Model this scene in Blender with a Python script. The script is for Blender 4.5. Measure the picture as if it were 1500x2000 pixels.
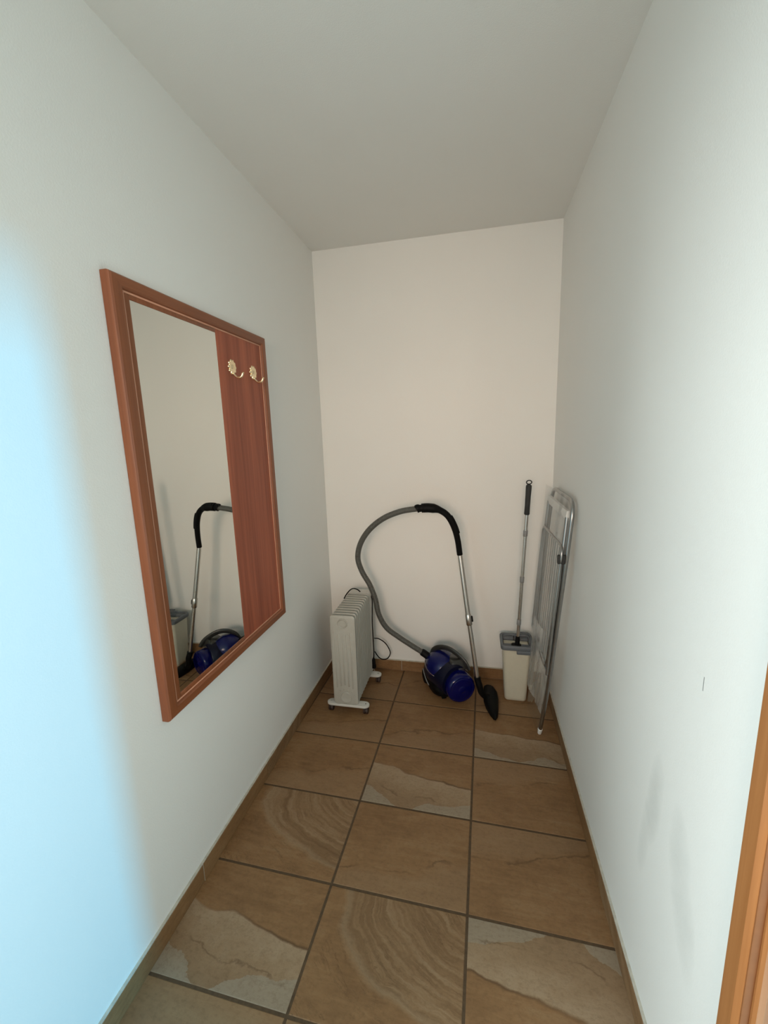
import bpy, bmesh, math, random
from mathutils import Vector, Matrix, Quaternion
random.seed(7)
SC = bpy.context.scene
for o in list(bpy.data.objects):
    bpy.data.objects.remove(o, do_unlink=True)
COL = SC.collection

# ------------------------------------------------------------------ camera
cam_data = bpy.data.cameras.new('camera')
cam_data.sensor_fit = 'VERTICAL'
cam_data.sensor_height = 24.0
cam_data.lens = 820.9961 / 2000 * 24.0
cam_data.clip_start = 0.02
cam = bpy.data.objects.new('camera', cam_data)
COL.objects.link(cam)
R_ = Vector((0.97700629, 0.21088861, -0.03137986))
U_ = Vector((-0.00759383, 0.18150317, 0.98336104))
W_ = Vector((-0.21307518, 0.96051163, -0.17893119))
CAM = Vector((0.445275, -2.104965, 1.48212))
cam.matrix_world = Matrix(((R_.x, U_.x, -W_.x, CAM.x), (R_.y, U_.y, -W_.y, CAM.y),
                           (R_.z, U_.z, -W_.z, CAM.z), (0, 0, 0, 1)))
SC.camera = cam

# ------------------------------------------------------------------ view, world, daylight
SC.view_settings.view_transform = 'Standard'
SC.view_settings.look = 'None'
SC.view_settings.gamma = 1.0
SC.view_settings.use_curve_mapping = False
SC.view_settings.exposure = 0.0
SC.cycles.use_denoising = True
SC.cycles.adaptive_threshold = 0.02
SC.cycles.diffuse_bounces = 5
SC.cycles.max_bounces = 8

world = bpy.data.worlds.new('daylight')
SC.world = world
world.use_nodes = True
bg = world.node_tree.nodes['Background']
bg.inputs['Color'].default_value = (0.685, 0.91, 0.95, 1)
bg.inputs['Strength'].default_value = 2.1


def area(name, loc, target, sx, sy, power, col):
    l = bpy.data.lights.new(name, 'AREA')
    l.shape = 'RECTANGLE'
    l.size, l.size_y = sx, sy
    l.energy = power
    l.color = col
    o = bpy.data.objects.new(name, l)
    COL.objects.link(o)
    o.location = loc
    o.rotation_euler = (Vector(target) - Vector(loc)).to_track_quat('-Z', 'Y').to_euler()
    return o


# right doorway daylight, plus fill lights behind an added left doorway and rear window
area('sky_light_right_doorway', (6.9, -2.40, 3.05), (-0.46, -1.75, 1.0), 0.45, 1.1, 365, (0.01, 0.56, 1.0))
area('fill_light_left_opening', (-2.35, -3.05, 2.15), (0.86, -1.5, 0.8), 0.9, 1.0, 84, (0.90, 0.97, 0.97))
area('fill_light_behind', (0.15, -5.6, 1.85), (0.15, 0.3, 1.45), 1.7, 1.4, 110, (1.0, 0.68, 0.49))

# ------------------------------------------------------------------ room measures (metres)
XL, XR = -0.459, 0.8573
YB, YF = 0.3255, -3.10
ZC = 2.5037
HB = 0.0685
TW, TD, TH = 0.45, 0.336, -0.0203


# ------------------------------------------------------------------ material helpers
class NT:
    def __init__(self, name):
        self.m = bpy.data.materials.new(name)
        self.m.use_nodes = True
        self.t = self.m.node_tree
        self.n = self.t.nodes
        self.b = self.n['Principled BSDF']

    def node(self, typ, **kw):
        nd = self.n.new(typ)
        for k, v in kw.items():
            if k.startswith('i_'):
                nd.inputs[k[2:].replace('_', ' ')].default_value = v
            else:
                setattr(nd, k, v)
        return nd

    def link(self, a, b):
        self.t.links.new(a, b)

    def math(self, op, a, b=None, clamp=False):
        nd = self.n.new('ShaderNodeMath')
        nd.operation = op
        nd.use_clamp = clamp
        for i, v in enumerate((a, b)):
            if v is None:
                continue
            if isinstance(v, (int, float)):
                nd.inputs[i].default_value = v
            else:
                self.link(v, nd.inputs[i])
        return nd.outputs[0]

    def ramp(self, fac, stops, interp='LINEAR'):
        nd = self.n.new('ShaderNodeValToRGB')
        nd.color_ramp.interpolation = interp
        el = nd.color_ramp.elements
        while len(el) < len(stops):
            el.new(0.5)
        for e, (p, c) in zip(el, stops):
            e.position = p
            e.color = (c[0], c[1], c[2], 1) if not isinstance(c, (int, float)) else (c, c, c, 1)
        self.link(fac, nd.inputs[0])
        return nd.outputs[0]

    def mix(self, fac, a, b, blend='MIX'):
        nd = self.n.new('ShaderNodeMix')
        nd.data_type = 'RGBA'
        nd.blend_type = blend
        for sock, v in ((nd.inputs[0], fac), (nd.inputs[6], a), (nd.inputs[7], b)):
            if isinstance(v, (int, float)):
                sock.default_value = v
            elif isinstance(v, tuple):
                sock.default_value = (v[0], v[1], v[2], 1)
            else:
                self.link(v, sock)
        return nd.outputs[2]

    def noise(self, vec, scale, detail=4, rough=0.55, dist=0.0):
        nd = self.node('ShaderNodeTexNoise', i_Scale=scale, i_Detail=detail, i_Roughness=rough, i_Distortion=dist)
        if vec is not None:
            self.link(vec, nd.inputs['Vector'])
        return nd.outputs['Fac']

    def mapping(self, vec, scale=(1, 1, 1), loc=(0, 0, 0), rot=(0, 0, 0)):
        nd = self.node('ShaderNodeMapping')
        nd.inputs['Scale'].default_value = scale
        nd.inputs['Location'].default_value = loc
        nd.inputs['Rotation'].default_value = rot
        self.link(vec, nd.inputs['Vector'])
        return nd.outputs[0]

    def bump(self, h, strength, distance):
        nd = self.node('ShaderNodeBump', i_Strength=strength, i_Distance=distance)
        self.link(h, nd.inputs['Height'])
        self.link(nd.outputs[0], self.b.inputs['Normal'])

    def geo(self):
        return self.node('ShaderNodeNewGeometry').outputs['Position']

    def col(self, c):
        if isinstance(c, tuple):
            self.b.inputs['Base Color'].default_value = (c[0], c[1], c[2], 1)
        else:
            self.link(c, self.b.inputs['Base Color'])


def plain(name, c, rough=0.5, metal=0.0, var=0.06, scale=40, coat=0.0, spec=0.5):
    t = NT(name)
    obj_c = t.node('ShaderNodeTexCoord').outputs['Object']
    nz = t.noise(obj_c, scale)
    a = tuple(v * (1 - var) for v in c)
    b = tuple(min(1, v * (1 + var)) for v in c)
    t.col(t.ramp(nz, [(0.3, a), (0.7, b)]))
    t.b.inputs['Roughness'].default_value = rough
    t.b.inputs['Metallic'].default_value = metal
    t.b.inputs['Coat Weight'].default_value = coat
    t.b.inputs['Specular IOR Level'].default_value = spec
    return t.m


def mat_wall(name, c, patchy=False):
    t = NT(name)
    p = t.geo()
    nz = t.noise(p, 1.3, 3)
    colr = t.ramp(nz, [(0.3, tuple(v * 0.975 for v in c)), (0.7, c)])
    if patchy:      # soft grey patches low on the wall, one thin dark scratch above
        sep = t.node('ShaderNodeSeparateXYZ')
        t.link(p, sep.inputs[0])
        y, z = sep.outputs[1], sep.outputs[2]
        mask = None
        for (cy, cz, ry, rz, sl, st) in ((-1.15, 0.62, 0.045, 0.15, 0.15, 1.0), (-1.30, 0.56, 0.055, 0.17, -0.30, 0.75),
                                         (-1.12, 0.50, 0.03, 0.12, 0.1, 0.6)):
            dz = t.math('SUBTRACT', z, cz)
            dy = t.math('ADD', t.math('SUBTRACT', y, cy), t.math('MULTIPLY', dz, sl))
            e = t.math('ADD', t.math('POWER', t.math('ABSOLUTE', t.math('DIVIDE', dy, ry)), 2.0),
                       t.math('POWER', t.math('ABSOLUTE', t.math('DIVIDE', dz, rz)), 2.0))
            e = t.math('ADD', e, t.math('MULTIPLY', t.math('SUBTRACT', t.noise(p, 9, 3), 0.5), 1.6))
            f = t.math('MULTIPLY', t.math('SUBTRACT', 1.0, e, True), st)
            mask = f if mask is None else t.math('MAXIMUM', mask, f)
        colr = t.mix(t.math('MULTIPLY', mask, 0.30), colr, (0.40, 0.41, 0.38))
        sy = t.math('LESS_THAN', t.math('ABSOLUTE', t.math('SUBTRACT', y, -1.2955)), 0.0012)
        sz = t.math('LESS_THAN', t.math('ABSOLUTE', t.math('SUBTRACT', z, 1.014)), 0.014)
        colr = t.mix(t.math('MULTIPLY', t.math('MULTIPLY', sy, sz), 0.75), colr, (0.10, 0.10, 0.09))
    t.col(colr)
    t.b.inputs['Roughness'].default_value = 0.85
    t.b.inputs['Specular IOR Level'].default_value = 0.25
    h = t.math('ADD', t.noise(p, 260, 3), t.math('MULTIPLY', t.noise(p, 7, 3), 1.5))
    t.bump(h, 0.22, 0.0018)
    return t.m


def mat_tile(kind):
    t = NT('stone_tile_' + kind)
    uv = t.node('ShaderNodeUVMap').outputs[0]
    rnd = t.node('ShaderNodeObjectInfo').outputs['Random']
    comb = t.node('ShaderNodeCombineXYZ')
    t.link(t.math('MULTIPLY', rnd, 37.0), comb.inputs[2])
    vadd = t.node('ShaderNodeVectorMath', operation='ADD')
    t.link(uv, vadd.inputs[0])
    t.link(comb.outputs[0], vadd.inputs[1])
    q = vadd.outputs[0]
    sub, mul, add = (lambda a, b: t.math('SUBTRACT', a, b)), (lambda a, b: t.math('MULTIPLY', a, b)), (lambda a, b: t.math('ADD', a, b))
    big = t.noise(q, 2.2, 5, 0.6)
    fine = t.noise(q, 34, 6, 0.75)
    mid = t.noise(q, 9, 5, 0.7)
    streak = t.noise(t.mapping(q, (2.0, 10.0, 1), (0, 0, 0), (0, 0, 0.35)), 2.0, 7, 0.66, 0.8)
    A, B, C2 = (0.175, 0.088, 0.036), (0.250, 0.134, 0.058), (0.305, 0.185, 0.092)
    base = t.ramp(add(mul(big, 0.42), add(mul(streak, 0.36), mul(mid, 0.22))), [(0.33, A), (0.52, B), (0.70, C2)])
    sep = t.node('ShaderNodeSeparateXYZ')
    t.link(uv, sep.inputs[0])
    u, v = sep.outputs[0], sep.outputs[1]
    warp = sub(t.noise(q, 1.9, 2, 0.5), 0.5)
    wfine = sub(t.noise(q, 10.0, 5, 0.65), 0.5)
    if kind == 'plain':
        line = add(add(v, mul(u, -0.30)), add(mul(warp, 0.55), mul(wfine, 0.13)))
        d = t.math('ABSOLUTE', sub(line, 0.16))
        vein = mul(t.ramp(d, [(0.0, 1.0), (0.020, 0.0)]), t.ramp(t.noise(q, 4, 2), [(0.38, 0.0), (0.58, 1.0)]))
        base = t.mix(mul(vein, 0.65), base, (0.085, 0.042, 0.018))
        near = t.ramp(line, [(0.05, 1.0), (0.17, 0.0)])
        base = t.mix(mul(near, 0.40), base, (0.28, 0.175, 0.095))
        rel = vein
    elif kind == 'swirl':
        du, dv = sub(u, 1.10), sub(v, 1.06)
        r = t.math('SQRT', add(mul(du, du), mul(mul(dv, dv), 1.2)))
        r = add(r, add(mul(warp, 0.26), mul(wfine, 0.075)))
        cr = t.node('ShaderNodeCombineXYZ')
        t.link(mul(r, 10.0), cr.inputs[0])
        t.link(add(mul(rnd, 19.0), mul(u, 0.8)), cr.inputs[1])
        bands = t.noise(cr.outputs[0], 1.5, 9, 0.72)
        bc = t.ramp(bands, [(0.26, (0.095, 0.050, 0.022)), (0.40, (0.185, 0.103, 0.048)), (0.52, (0.245, 0.145, 0.072)), (0.64, (0.31, 0.205, 0.118)), (0.80, (0.34, 0.25, 0.165))])
        zone = mul(t.ramp(r, [(0.15, 0.85), (0.90, 1.0), (1.0, 0.85), (1.06, 0.0)]), 0.85)
        base = t.mix(zone, base, bc)
        vein = mul(t.ramp(t.math('ABSOLUTE', sub(bands, 0.47)), [(0.0, 1.0), (0.012, 0.0)]), t.ramp(t.noise(q, 5, 3), [(0.42, 0.0), (0.6, 1.0)]))
        base = t.mix(mul(vein, 0.7), base, (0.075, 0.038, 0.016))
        rim = t.ramp(t.math('ABSOLUTE', sub(r, 0.99)), [(0.0, 1.0), (0.05, 0.0)])
        base = t.mix(mul(rim, 0.45), base, (0.34, 0.235, 0.14))
        rel = bands
    else:
        line = add(add(v, mul(u, 0.17)), add(mul(warp, 0.26), mul(wfine, 0.035)))
        low = t.ramp(line, [(0.595, 1.0), (0.615, 0.0)])
        pale = t.ramp(add(mul(line, 0.9), mul(sub(t.noise(q, 7, 6, 0.7), 0.5), 0.7)), [(0.05, (0.225, 0.140, 0.075)), (0.30, (0.29, 0.19, 0.108)), (0.56, (0.36, 0.255, 0.160))])
        base = t.mix(mul(low, 0.85), base, pale)
        edge = t.ramp(t.math('ABSOLUTE', sub(line, 0.61)), [(0.0, 1.0), (0.016, 0.0)])
        edge = mul(edge, t.ramp(u, [(0.15, 0.05), (0.75, 0.9)]))
        base = t.mix(edge, base, (0.10, 0.050, 0.021))
        g = add(add(v, mul(t.math('ABSOLUTE', sub(u, 0.42)), -0.42)), add(mul(warp, 0.5), mul(wfine, 0.10)))
        grey = t.ramp(g, [(-0.11, 1.0), (-0.02, 0.0)])
        base = t.mix(mul(grey, 0.75), base, (0.305, 0.245, 0.175))
        l2 = add(add(v, mul(u, 0.10)), add(mul(warp, 0.5), mul(wfine, 0.16)))
        gl = mul(t.ramp(t.math('ABSOLUTE', sub(l2, 0.26)), [(0.0, 1.0), (0.018, 0.0)]), t.ramp(t.noise(q, 4, 2), [(0.42, 0.0), (0.6, 1.0)]))
        base = t.mix(mul(gl, 0.6), base, (0.12, 0.062, 0.028))
        rel = low
    base = t.mix(mul(t.ramp(fine, [(0.36, 1.0), (0.52, 0.0)]), 0.25), base, (0.10, 0.052, 0.022))
    t.col(base)
    t.b.inputs['Roughness'].default_value = 0.50
    t.b.inputs['Specular IOR Level'].default_value = 0.35
    h = add(mul(rel, 0.4), add(mul(streak, 0.8), mul(fine, 0.4)))
    t.bump(h, 0.40, 0.002)
    return t.m


def mat_wood(name, dark, light, grain=(40, 40, 1.6), rough=0.35, coat=0.15):
    t = NT(name)
    p = t.node('ShaderNodeTexCoord').outputs['Object']
    g1 = t.noise(t.mapping(p, grain), 1.0, 5, 0.6, 0.4)
    g2 = t.noise(t.mapping(p, tuple(v * 4 for v in grain)), 1.0, 4, 0.6)
    f = t.math('ADD', t.math('MULTIPLY', g1, 0.7), t.math('MULTIPLY', g2, 0.3))
    t.col(t.ramp(f, [(0.34, dark), (0.62, light)]))
    t.b.inputs['Roughness'].default_value = rough
    t.b.inputs['Coat Weight'].default_value = coat
    t.b.inputs['Coat Roughness'].default_value = 0.3
    return t.m


M = {}
M['wall'] = mat_wall('white_paint', (0.82, 0.81, 0.775))
M['wall_patchy'] = mat_wall('white_paint_patchy', (0.82, 0.81, 0.775), True)
M['ceil'] = mat_wall('white_ceiling_paint', (0.80, 0.785, 0.745))
M['tile_plain'], M['tile_swirl'], M['tile_band'] = mat_tile('plain'), mat_tile('swirl'), mat_tile('band')
M['grout'] = plain('brown_grout', (0.085, 0.050, 0.024), 0.9, var=0.2, scale=90)
M['caulk'] = plain('pale_caulk', (0.50, 0.47, 0.40), 0.8, var=0.15, scale=60)
M['frame_wood'] = mat_wood('red_brown_frame_wood', (0.19, 0.056, 0.020), (0.27, 0.086, 0.032), rough=0.42, coat=0.05)
M['frame_wood_h'] = mat_wood('red_brown_frame_wood_rail', (0.19, 0.056, 0.020), (0.27, 0.086, 0.032), (40, 1.6, 40), rough=0.42, coat=0.05)
M['panel_wood'] = mat_wood('mahogany_panel', (0.20, 0.042, 0.019), (0.44, 0.112, 0.052), (22, 22, 0.7), rough=0.5, coat=0.0)
M['inlay'] = plain('pale_pink_inlay', (0.62, 0.30, 0.19), 0.4)
M['door_wood'] = mat_wood('orange_door_wood', (0.33, 0.125, 0.036), (0.41, 0.170, 0.056), (60, 60, 1.5), rough=0.45, coat=0.0)
M['seal'] = plain('brown_door_seal', (0.26, 0.10, 0.032), 0.6)
M['brass'] = plain('pale_brass', (0.95, 0.80, 0.54), 0.25, 1.0)
M['heater'] = plain('warm_grey_enamel', (0.42, 0.405, 0.355), 0.42, var=0.03)
M['heater_pale'] = plain('pale_grey_plastic', (0.60, 0.585, 0.54), 0.45, var=0.03)
M['caster'] = plain('dark_brown_rubber', (0.035, 0.018, 0.012), 0.5)
M['black'] = plain('black_plastic', (0.004, 0.004, 0.004), 0.55, spec=0.12)
M['cord'] = plain('black_rubber_cord', (0.006, 0.006, 0.006), 0.6, spec=0.2)
M['hose'] = plain('grey_hose_plastic', (0.085, 0.085, 0.074), 0.45, var=0.04, spec=0.4)
M['steel'] = plain('brushed_steel', (0.62, 0.59, 0.55), 0.26, 1.0, var=0.03)
M['alu'] = plain('dull_aluminium', (0.36, 0.365, 0.36), 0.30, 1.0, var=0.05)
M['wire'] = plain('grey_coated_wire', (0.24, 0.25, 0.24), 0.4, 0.3)
M['blue'] = plain('deep_blue_plastic', (0.003, 0.005, 0.075), 0.2, coat=0.1, spec=0.35)
M['navy'] = plain('navy_black_plastic', (0.004, 0.005, 0.018), 0.3, coat=0.05, spec=0.2)
M['smoke'] = plain('smoky_grey_plastic', (0.030, 0.030, 0.027), 0.3, coat=0.2, spec=0.4)
M['cream'] = plain('cream_plastic', (0.56, 0.52, 0.41), 0.42, var=0.02)
M['slate'] = plain('slate_grey_plastic', (0.120, 0.132, 0.145), 0.45, var=0.04, spec=0.35)
M['grip'] = plain('dark_grey_grip', (0.030, 0.031, 0.030), 0.6, spec=0.3)
M['joint'] = plain('mid_grey_sleeve', (0.22, 0.225, 0.225), 0.45)
M['white_pl'] = plain('white_plastic', (0.72, 0.71, 0.68), 0.4)

t = NT('mirror_glass')
t.b.inputs['Metallic'].default_value = 1.0
t.b.inputs['Roughness'].default_value = 0.0
t.col((0.80, 0.83, 0.80))
M['mirror'] = t.m

t = NT('blue_clear_cup')
t.col((0.001, 0.002, 0.065))
t.b.inputs['Roughness'].default_value = 0.07
t.b.inputs['Coat Weight'].default_value = 0.1
t.b.inputs['Specular IOR Level'].default_value = 0.3
M['cup'] = t.m


def mat_film(name, haze):
    t = NT(name)
    out = t.n['Material Output']
    tr = t.node('ShaderNodeBsdfTransparent')
    tr.inputs[0].default_value = (0.97, 0.97, 0.97, 1)
    gl = t.node('ShaderNodeBsdfGlossy')
    gl.inputs['Roughness'].default_value = 0.12
    df = t.node('ShaderNodeBsdfTranslucent')
    df.inputs[0].default_value = (0.85, 0.85, 0.83, 1)
    d2 = t.node('ShaderNodeBsdfDiffuse')
    d2.inputs[0].default_value = (0.78, 0.78, 0.75, 1)
    m0 = t.node('ShaderNodeMixShader')
    m0.inputs[0].default_value = 0.5
    t.link(df.outputs[0], m0.inputs[1]); t.link(d2.outputs[0], m0.inputs[2])
    p = t.node('ShaderNodeTexCoord').outputs['Object']
    nz = t.noise(t.mapping(p, (14, 14, 3.5)), 1.0, 4, 0.6, 0.8)
    f = t.math('MULTIPLY', t.ramp(nz, [(0.35, 0.35), (0.65, 1.0)]), haze)
    m1 = t.node('ShaderNodeMixShader')
    t.link(f, m1.inputs[0]); t.link(tr.outputs[0], m1.inputs[1]); t.link(m0.outputs[0], m1.inputs[2])
    fr = t.node('ShaderNodeFresnel'); fr.inputs[0].default_value = 1.4
    m2 = t.node('ShaderNodeMixShader')
    t.link(t.math('MULTIPLY', fr.outputs[0], 0.22), m2.inputs[0])
    t.link(m1.outputs[0], m2.inputs[1]); t.link(gl.outputs[0], m2.inputs[2])
    t.link(m2.outputs[0], out.inputs[0])
    return t.m


M['film'] = mat_film('clear_plastic_film', 0.06)
M['film_hazy'] = mat_film('creased_plastic_film', 0.62)


# ------------------------------------------------------------------ mesh helpers (coordinates in room space)
def smooth_by_angle(me, ang=40):
    bm = bmesh.new(); bm.from_mesh(me)
    for f in bm.faces:
        f.smooth = True
    lim = math.radians(ang)
    for e in bm.edges:
        e.smooth = len(e.link_faces) == 2 and e.calc_face_angle(9) < lim
    bm.to_mesh(me); bm.free()


def wloc(p):
    v = Vector((0, 0, 0))
    while p is not None:
        v += p.location
        p = p.parent
    return v


def obj(name, bm, mat, parent=None, smooth=40, normals=True):
    if normals:
        bmesh.ops.recalc_face_normals(bm, faces=bm.faces)
    if parent is not None:
        bmesh.ops.translate(bm, verts=bm.verts, vec=-wloc(parent))
    me = bpy.data.meshes.new(name)
    bm.to_mesh(me); bm.free()
    me.materials.append(M[mat])
    if smooth:
        smooth_by_angle(me, smooth)
    o = bpy.data.objects.new(name, me)
    COL.objects.link(o)
    if parent is not None:
        o.parent = parent
    return o


def share(src, name, delta, parent):
    o = bpy.data.objects.new(name, src.data)
    COL.objects.link(o)
    o.parent = parent
    o.location = src.location + Vector(delta)
    return o


def thing(name, label, cat, loc=(0, 0, 0)):
    o = bpy.data.objects.new(name, None)
    o.empty_display_size = 0.05
    COL.objects.link(o)
    o.location = loc
    o['label'] = label
    o['category'] = cat
    return o


def node_empty(name, parent, loc):
    o = bpy.data.objects.new(name, None)
    o.empty_display_size = 0.03
    COL.objects.link(o)
    o.parent = parent
    o.location = Vector(loc) - wloc(parent)
    return o


def add_box(bm, x0, x1, y0, y1, z0, z1, bev=0.0, seg=2):
    vs = [bm.verts.new((x, y, z)) for x in (x0, x1) for y in (y0, y1) for z in (z0, z1)]
    fs = [bm.faces.new([vs[i] for i in f]) for f in
          ((0, 1, 3, 2), (4, 6, 7, 5), (0, 4, 5, 1), (2, 3, 7, 6), (0, 2, 6, 4), (1, 5, 7, 3))]
    if bev > 0:
        es = {e for f in fs for e in f.edges}
        bmesh.ops.bevel(bm, geom=list(es), offset=bev, segments=seg, affect='EDGES', profile=0.5)
    return bm


def box(*a, **k):
    return add_box(bmesh.new(), *a, **k)


def spline(pts, n=10):
    P = [Vector(p) for p in pts]
    P = [P[0] * 2 - P[1]] + P + [P[-1] * 2 - P[-2]]
    out = []
    for i in range(1, len(P) - 2):
        for k in range(n):
            t = k / n
            a, b, c, d = P[i - 1], P[i], P[i + 1], P[i + 2]
            out.append(0.5 * ((2 * b) + (c - a) * t + (2 * a - 5 * b + 4 * c - d) * t * t + (3 * b - a - 3 * c + d) * t ** 3))
    out.append(P[-2])
    return out


def add_tube(bm, path, rad, seg=14, cap=True, closed=False, flat=1.0):
    path = [Vector(p) for p in path]
    n = len(path)
    rads = rad if isinstance(rad, (list, tuple)) else [rad] * n
    tang = []
    for i in range(n):
        a = path[(i - 1) % n] if (closed or i > 0) else path[i]
        b = path[(i + 1) % n] if (closed or i < n - 1) else path[i]
        tang.append((b - a).normalized())
    ref = Vector((0, 0, 1)) if abs(tang[0].z) < 0.9 else Vector((0, 1, 0))
    nrm = (ref - tang[0] * ref.dot(tang[0])).normalized()
    rings = []
    for i in range(n):
        if i:
            q = tang[i - 1].rotation_difference(tang[i])
            nrm = q @ nrm
            nrm = (nrm - tang[i] * nrm.dot(tang[i])).normalized()
        bi = tang[i].cross(nrm)
        rings.append([bm.verts.new(path[i] + (nrm * math.cos(2 * math.pi * k / seg) * flat + bi * math.sin(2 * math.pi * k / seg)) * rads[i])
                      for k in range(seg)])
    for i in range(n if closed else n - 1):
        r0, r1 = rings[i], rings[(i + 1) % n]
        for k in range(seg):
            bm.faces.new((r0[k], r0[(k + 1) % seg], r1[(k + 1) % seg], r1[k]))
    if cap and not closed:
        bm.faces.new(list(reversed(rings[0])))
        bm.faces.new(rings[-1])
    return bm


def tube(*a, **k):
    return add_tube(bmesh.new(), *a, **k)


def add_lathe(bm, prof, origin, axis, seg=32):
    """prof: list of (s, r) along the axis"""
    o, a = Vector(origin), Vector(axis).normalized()
    ref = Vector((0, 0, 1)) if abs(a.z) < 0.9 else Vector((1, 0, 0))
    n = (ref - a * ref.dot(a)).normalized()
    b = a.cross(n)
    rings = []
    for s, r in prof:
        if r < 1e-6:
            rings.append([bm.verts.new(o + a * s)])
        else:
            rings.append([bm.verts.new(o + a * s + (n * math.cos(2 * math.pi * k / seg) + b * math.sin(2 * math.pi * k / seg)) * r) for k in range(seg)])
    for r0, r1 in zip(rings, rings[1:]):
        for k in range(seg):
            k2 = (k + 1) % seg
            if len(r0) == 1 and len(r1) == 1:
                continue
            if len(r0) == 1:
                bm.faces.new((r0[0], r1[k2], r1[k]))
            elif len(r1) == 1:
                bm.faces.new((r0[k], r0[k2], r1[0]))
            else:
                bm.faces.new((r0[k], r0[k2], r1[k2], r1[k]))
    if len(rings[0]) > 1:
        bm.faces.new(list(reversed(rings[0])))
    if len(rings[-1]) > 1:
        bm.faces.new(rings[-1])
    return bm


def lathe(*a, **k):
    return add_lathe(bmesh.new(), *a, **k)


def rrect(w, h, r, n=5):
    pts = []
    for cx, cy, a0 in ((w / 2 - r, h / 2 - r, 0), (-w / 2 + r, h / 2 - r, 90), (-w / 2 + r, -h / 2 + r, 180), (w / 2 - r, -h / 2 + r, 270)):
        for k in range(n + 1):
            a = math.radians(a0 + 90 * k / n)
            pts.append((cx + r * math.cos(a), cy + r * math.sin(a)))
    return pts


def loft(bm, loops, cap0=True, cap1=True, closed=False):
    rings = [[bm.verts.new(p) for p in lp] for lp in loops]
    m = len(rings)
    for i in range(m if closed else m - 1):
        r0, r1 = rings[i], rings[(i + 1) % m]
        for k in range(len(r0)):
            k2 = (k + 1) % len(r0)
            bm.faces.new((r0[k], r0[k2], r1[k2], r1[k]))
    if not closed:
        if cap0:
            bm.faces.new(list(reversed(rings[0])))
        if cap1:
            bm.faces.new(rings[-1])
    return bm


def ellipsoid(bm, c, rx, ry, rz, e1, seg=28, rings=16, zmin=-1.0):
    e1 = Vector(e1).normalized()
    e2 = Vector((0, 0, 1)).cross(e1)
    loops = []
    for i in range(1, rings):
        ph = math.pi * i / rings
        zz = max(math.cos(ph), zmin)
        rr = math.sin(ph)
        loops.append([Vector(c) + e1 * (rx * rr * math.cos(2 * math.pi * k / seg)) + e2 * (ry * rr * math.sin(2 * math.pi * k / seg)) + Vector((0, 0, rz * zz))
                      for k in range(seg)])
    return loft(bm, loops)


def structure(o):
    o['kind'] = 'structure'
    return o


# ------------------------------------------------------------------ the room shell
T = 0.14
DOOR_R = (-2.38, -1.507, 2.06)      # doorway in the right wall: near edge, far edge, head
ADDED_DOOR_L = (-2.75, -1.88, 2.06)       # unseen doorway added on the left to light the right wall
ADDED_WIN = (-0.42, 0.80, 0.92, 2.25)     # unseen window added behind the camera as an opening for fill

bm = bmesh.new()
add_box(bm, XL - T, XR + T, YB, YB + T, -0.02, ZC + 0.02)
structure(obj('wall_back', bm, 'wall', smooth=0))


def wall_with_door(x0, x1, door):
    bm = bmesh.new()
    y0, y1, h = door
    add_box(bm, x0, x1, y1, YB + 0.0, -0.02, ZC + 0.02)
    add_box(bm, x0, x1, y0, y1, h, ZC + 0.02)
    add_box(bm, x0, x1, YF, y0, -0.02, ZC + 0.02)
    return bm


structure(obj('wall_left', wall_with_door(XL - T, XL, ADDED_DOOR_L), 'wall', smooth=0))
structure(obj('wall_right', wall_with_door(XR, XR + T, DOOR_R), 'wall_patchy', smooth=0))
bm = bmesh.new()
add_box(bm, XL - T, ADDED_WIN[0], YF - T, YF, -0.02, ZC + 0.02)
add_box(bm, ADDED_WIN[1], XR + T, YF - T, YF, -0.02, ZC + 0.02)
add_box(bm, ADDED_WIN[0], ADDED_WIN[1], YF - T, YF, -0.02, ADDED_WIN[2])
add_box(bm, ADDED_WIN[0], ADDED_WIN[1], YF - T, YF, ADDED_WIN[3], ZC + 0.02)
structure(obj('wall_front', bm, 'wall', smooth=0))
structure(obj('ceiling', box(XL - T, XR + T, YF - T, YB + T, ZC, ZC + 0.12), 'ceil', smooth=0))

# floor: mortar bed with every tile laid on it
GZ = -0.0016
floor = structure(obj('floor', box(XL - T, XR + T, YF - T, YB + T, -0.10, GZ), 'grout', smooth=0))
cth, sth = math.cos(TH), math.sin(TH)


def g2w(i, j):
    return (cth * i * TW + sth * j * TD, sth * i * TW - cth * j * TD)


def w2uv(x, y, i, j):
    gi = (cth * x + sth * y) / TW
    gj = (sth * x - cth * y) / TD
    return (gi - i, 1 - (gj - j))


def clip(poly, a, b, c):            # keep a*x+b*y<=c
    out = []
    for p, q in zip(poly, poly[1:] + poly[:1]):
        dp, dq = a * p[0] + b * p[1] - c, a * q[0] + b * q[1] - c
        if dp <= 0:
            out.append(p)
        if dp * dq < 0:
            s = dp / (dp - dq)
            out.append((p[0] + (q[0] - p[0]) * s, p[1] + (q[1] - p[1]) * s))
    return out


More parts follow.
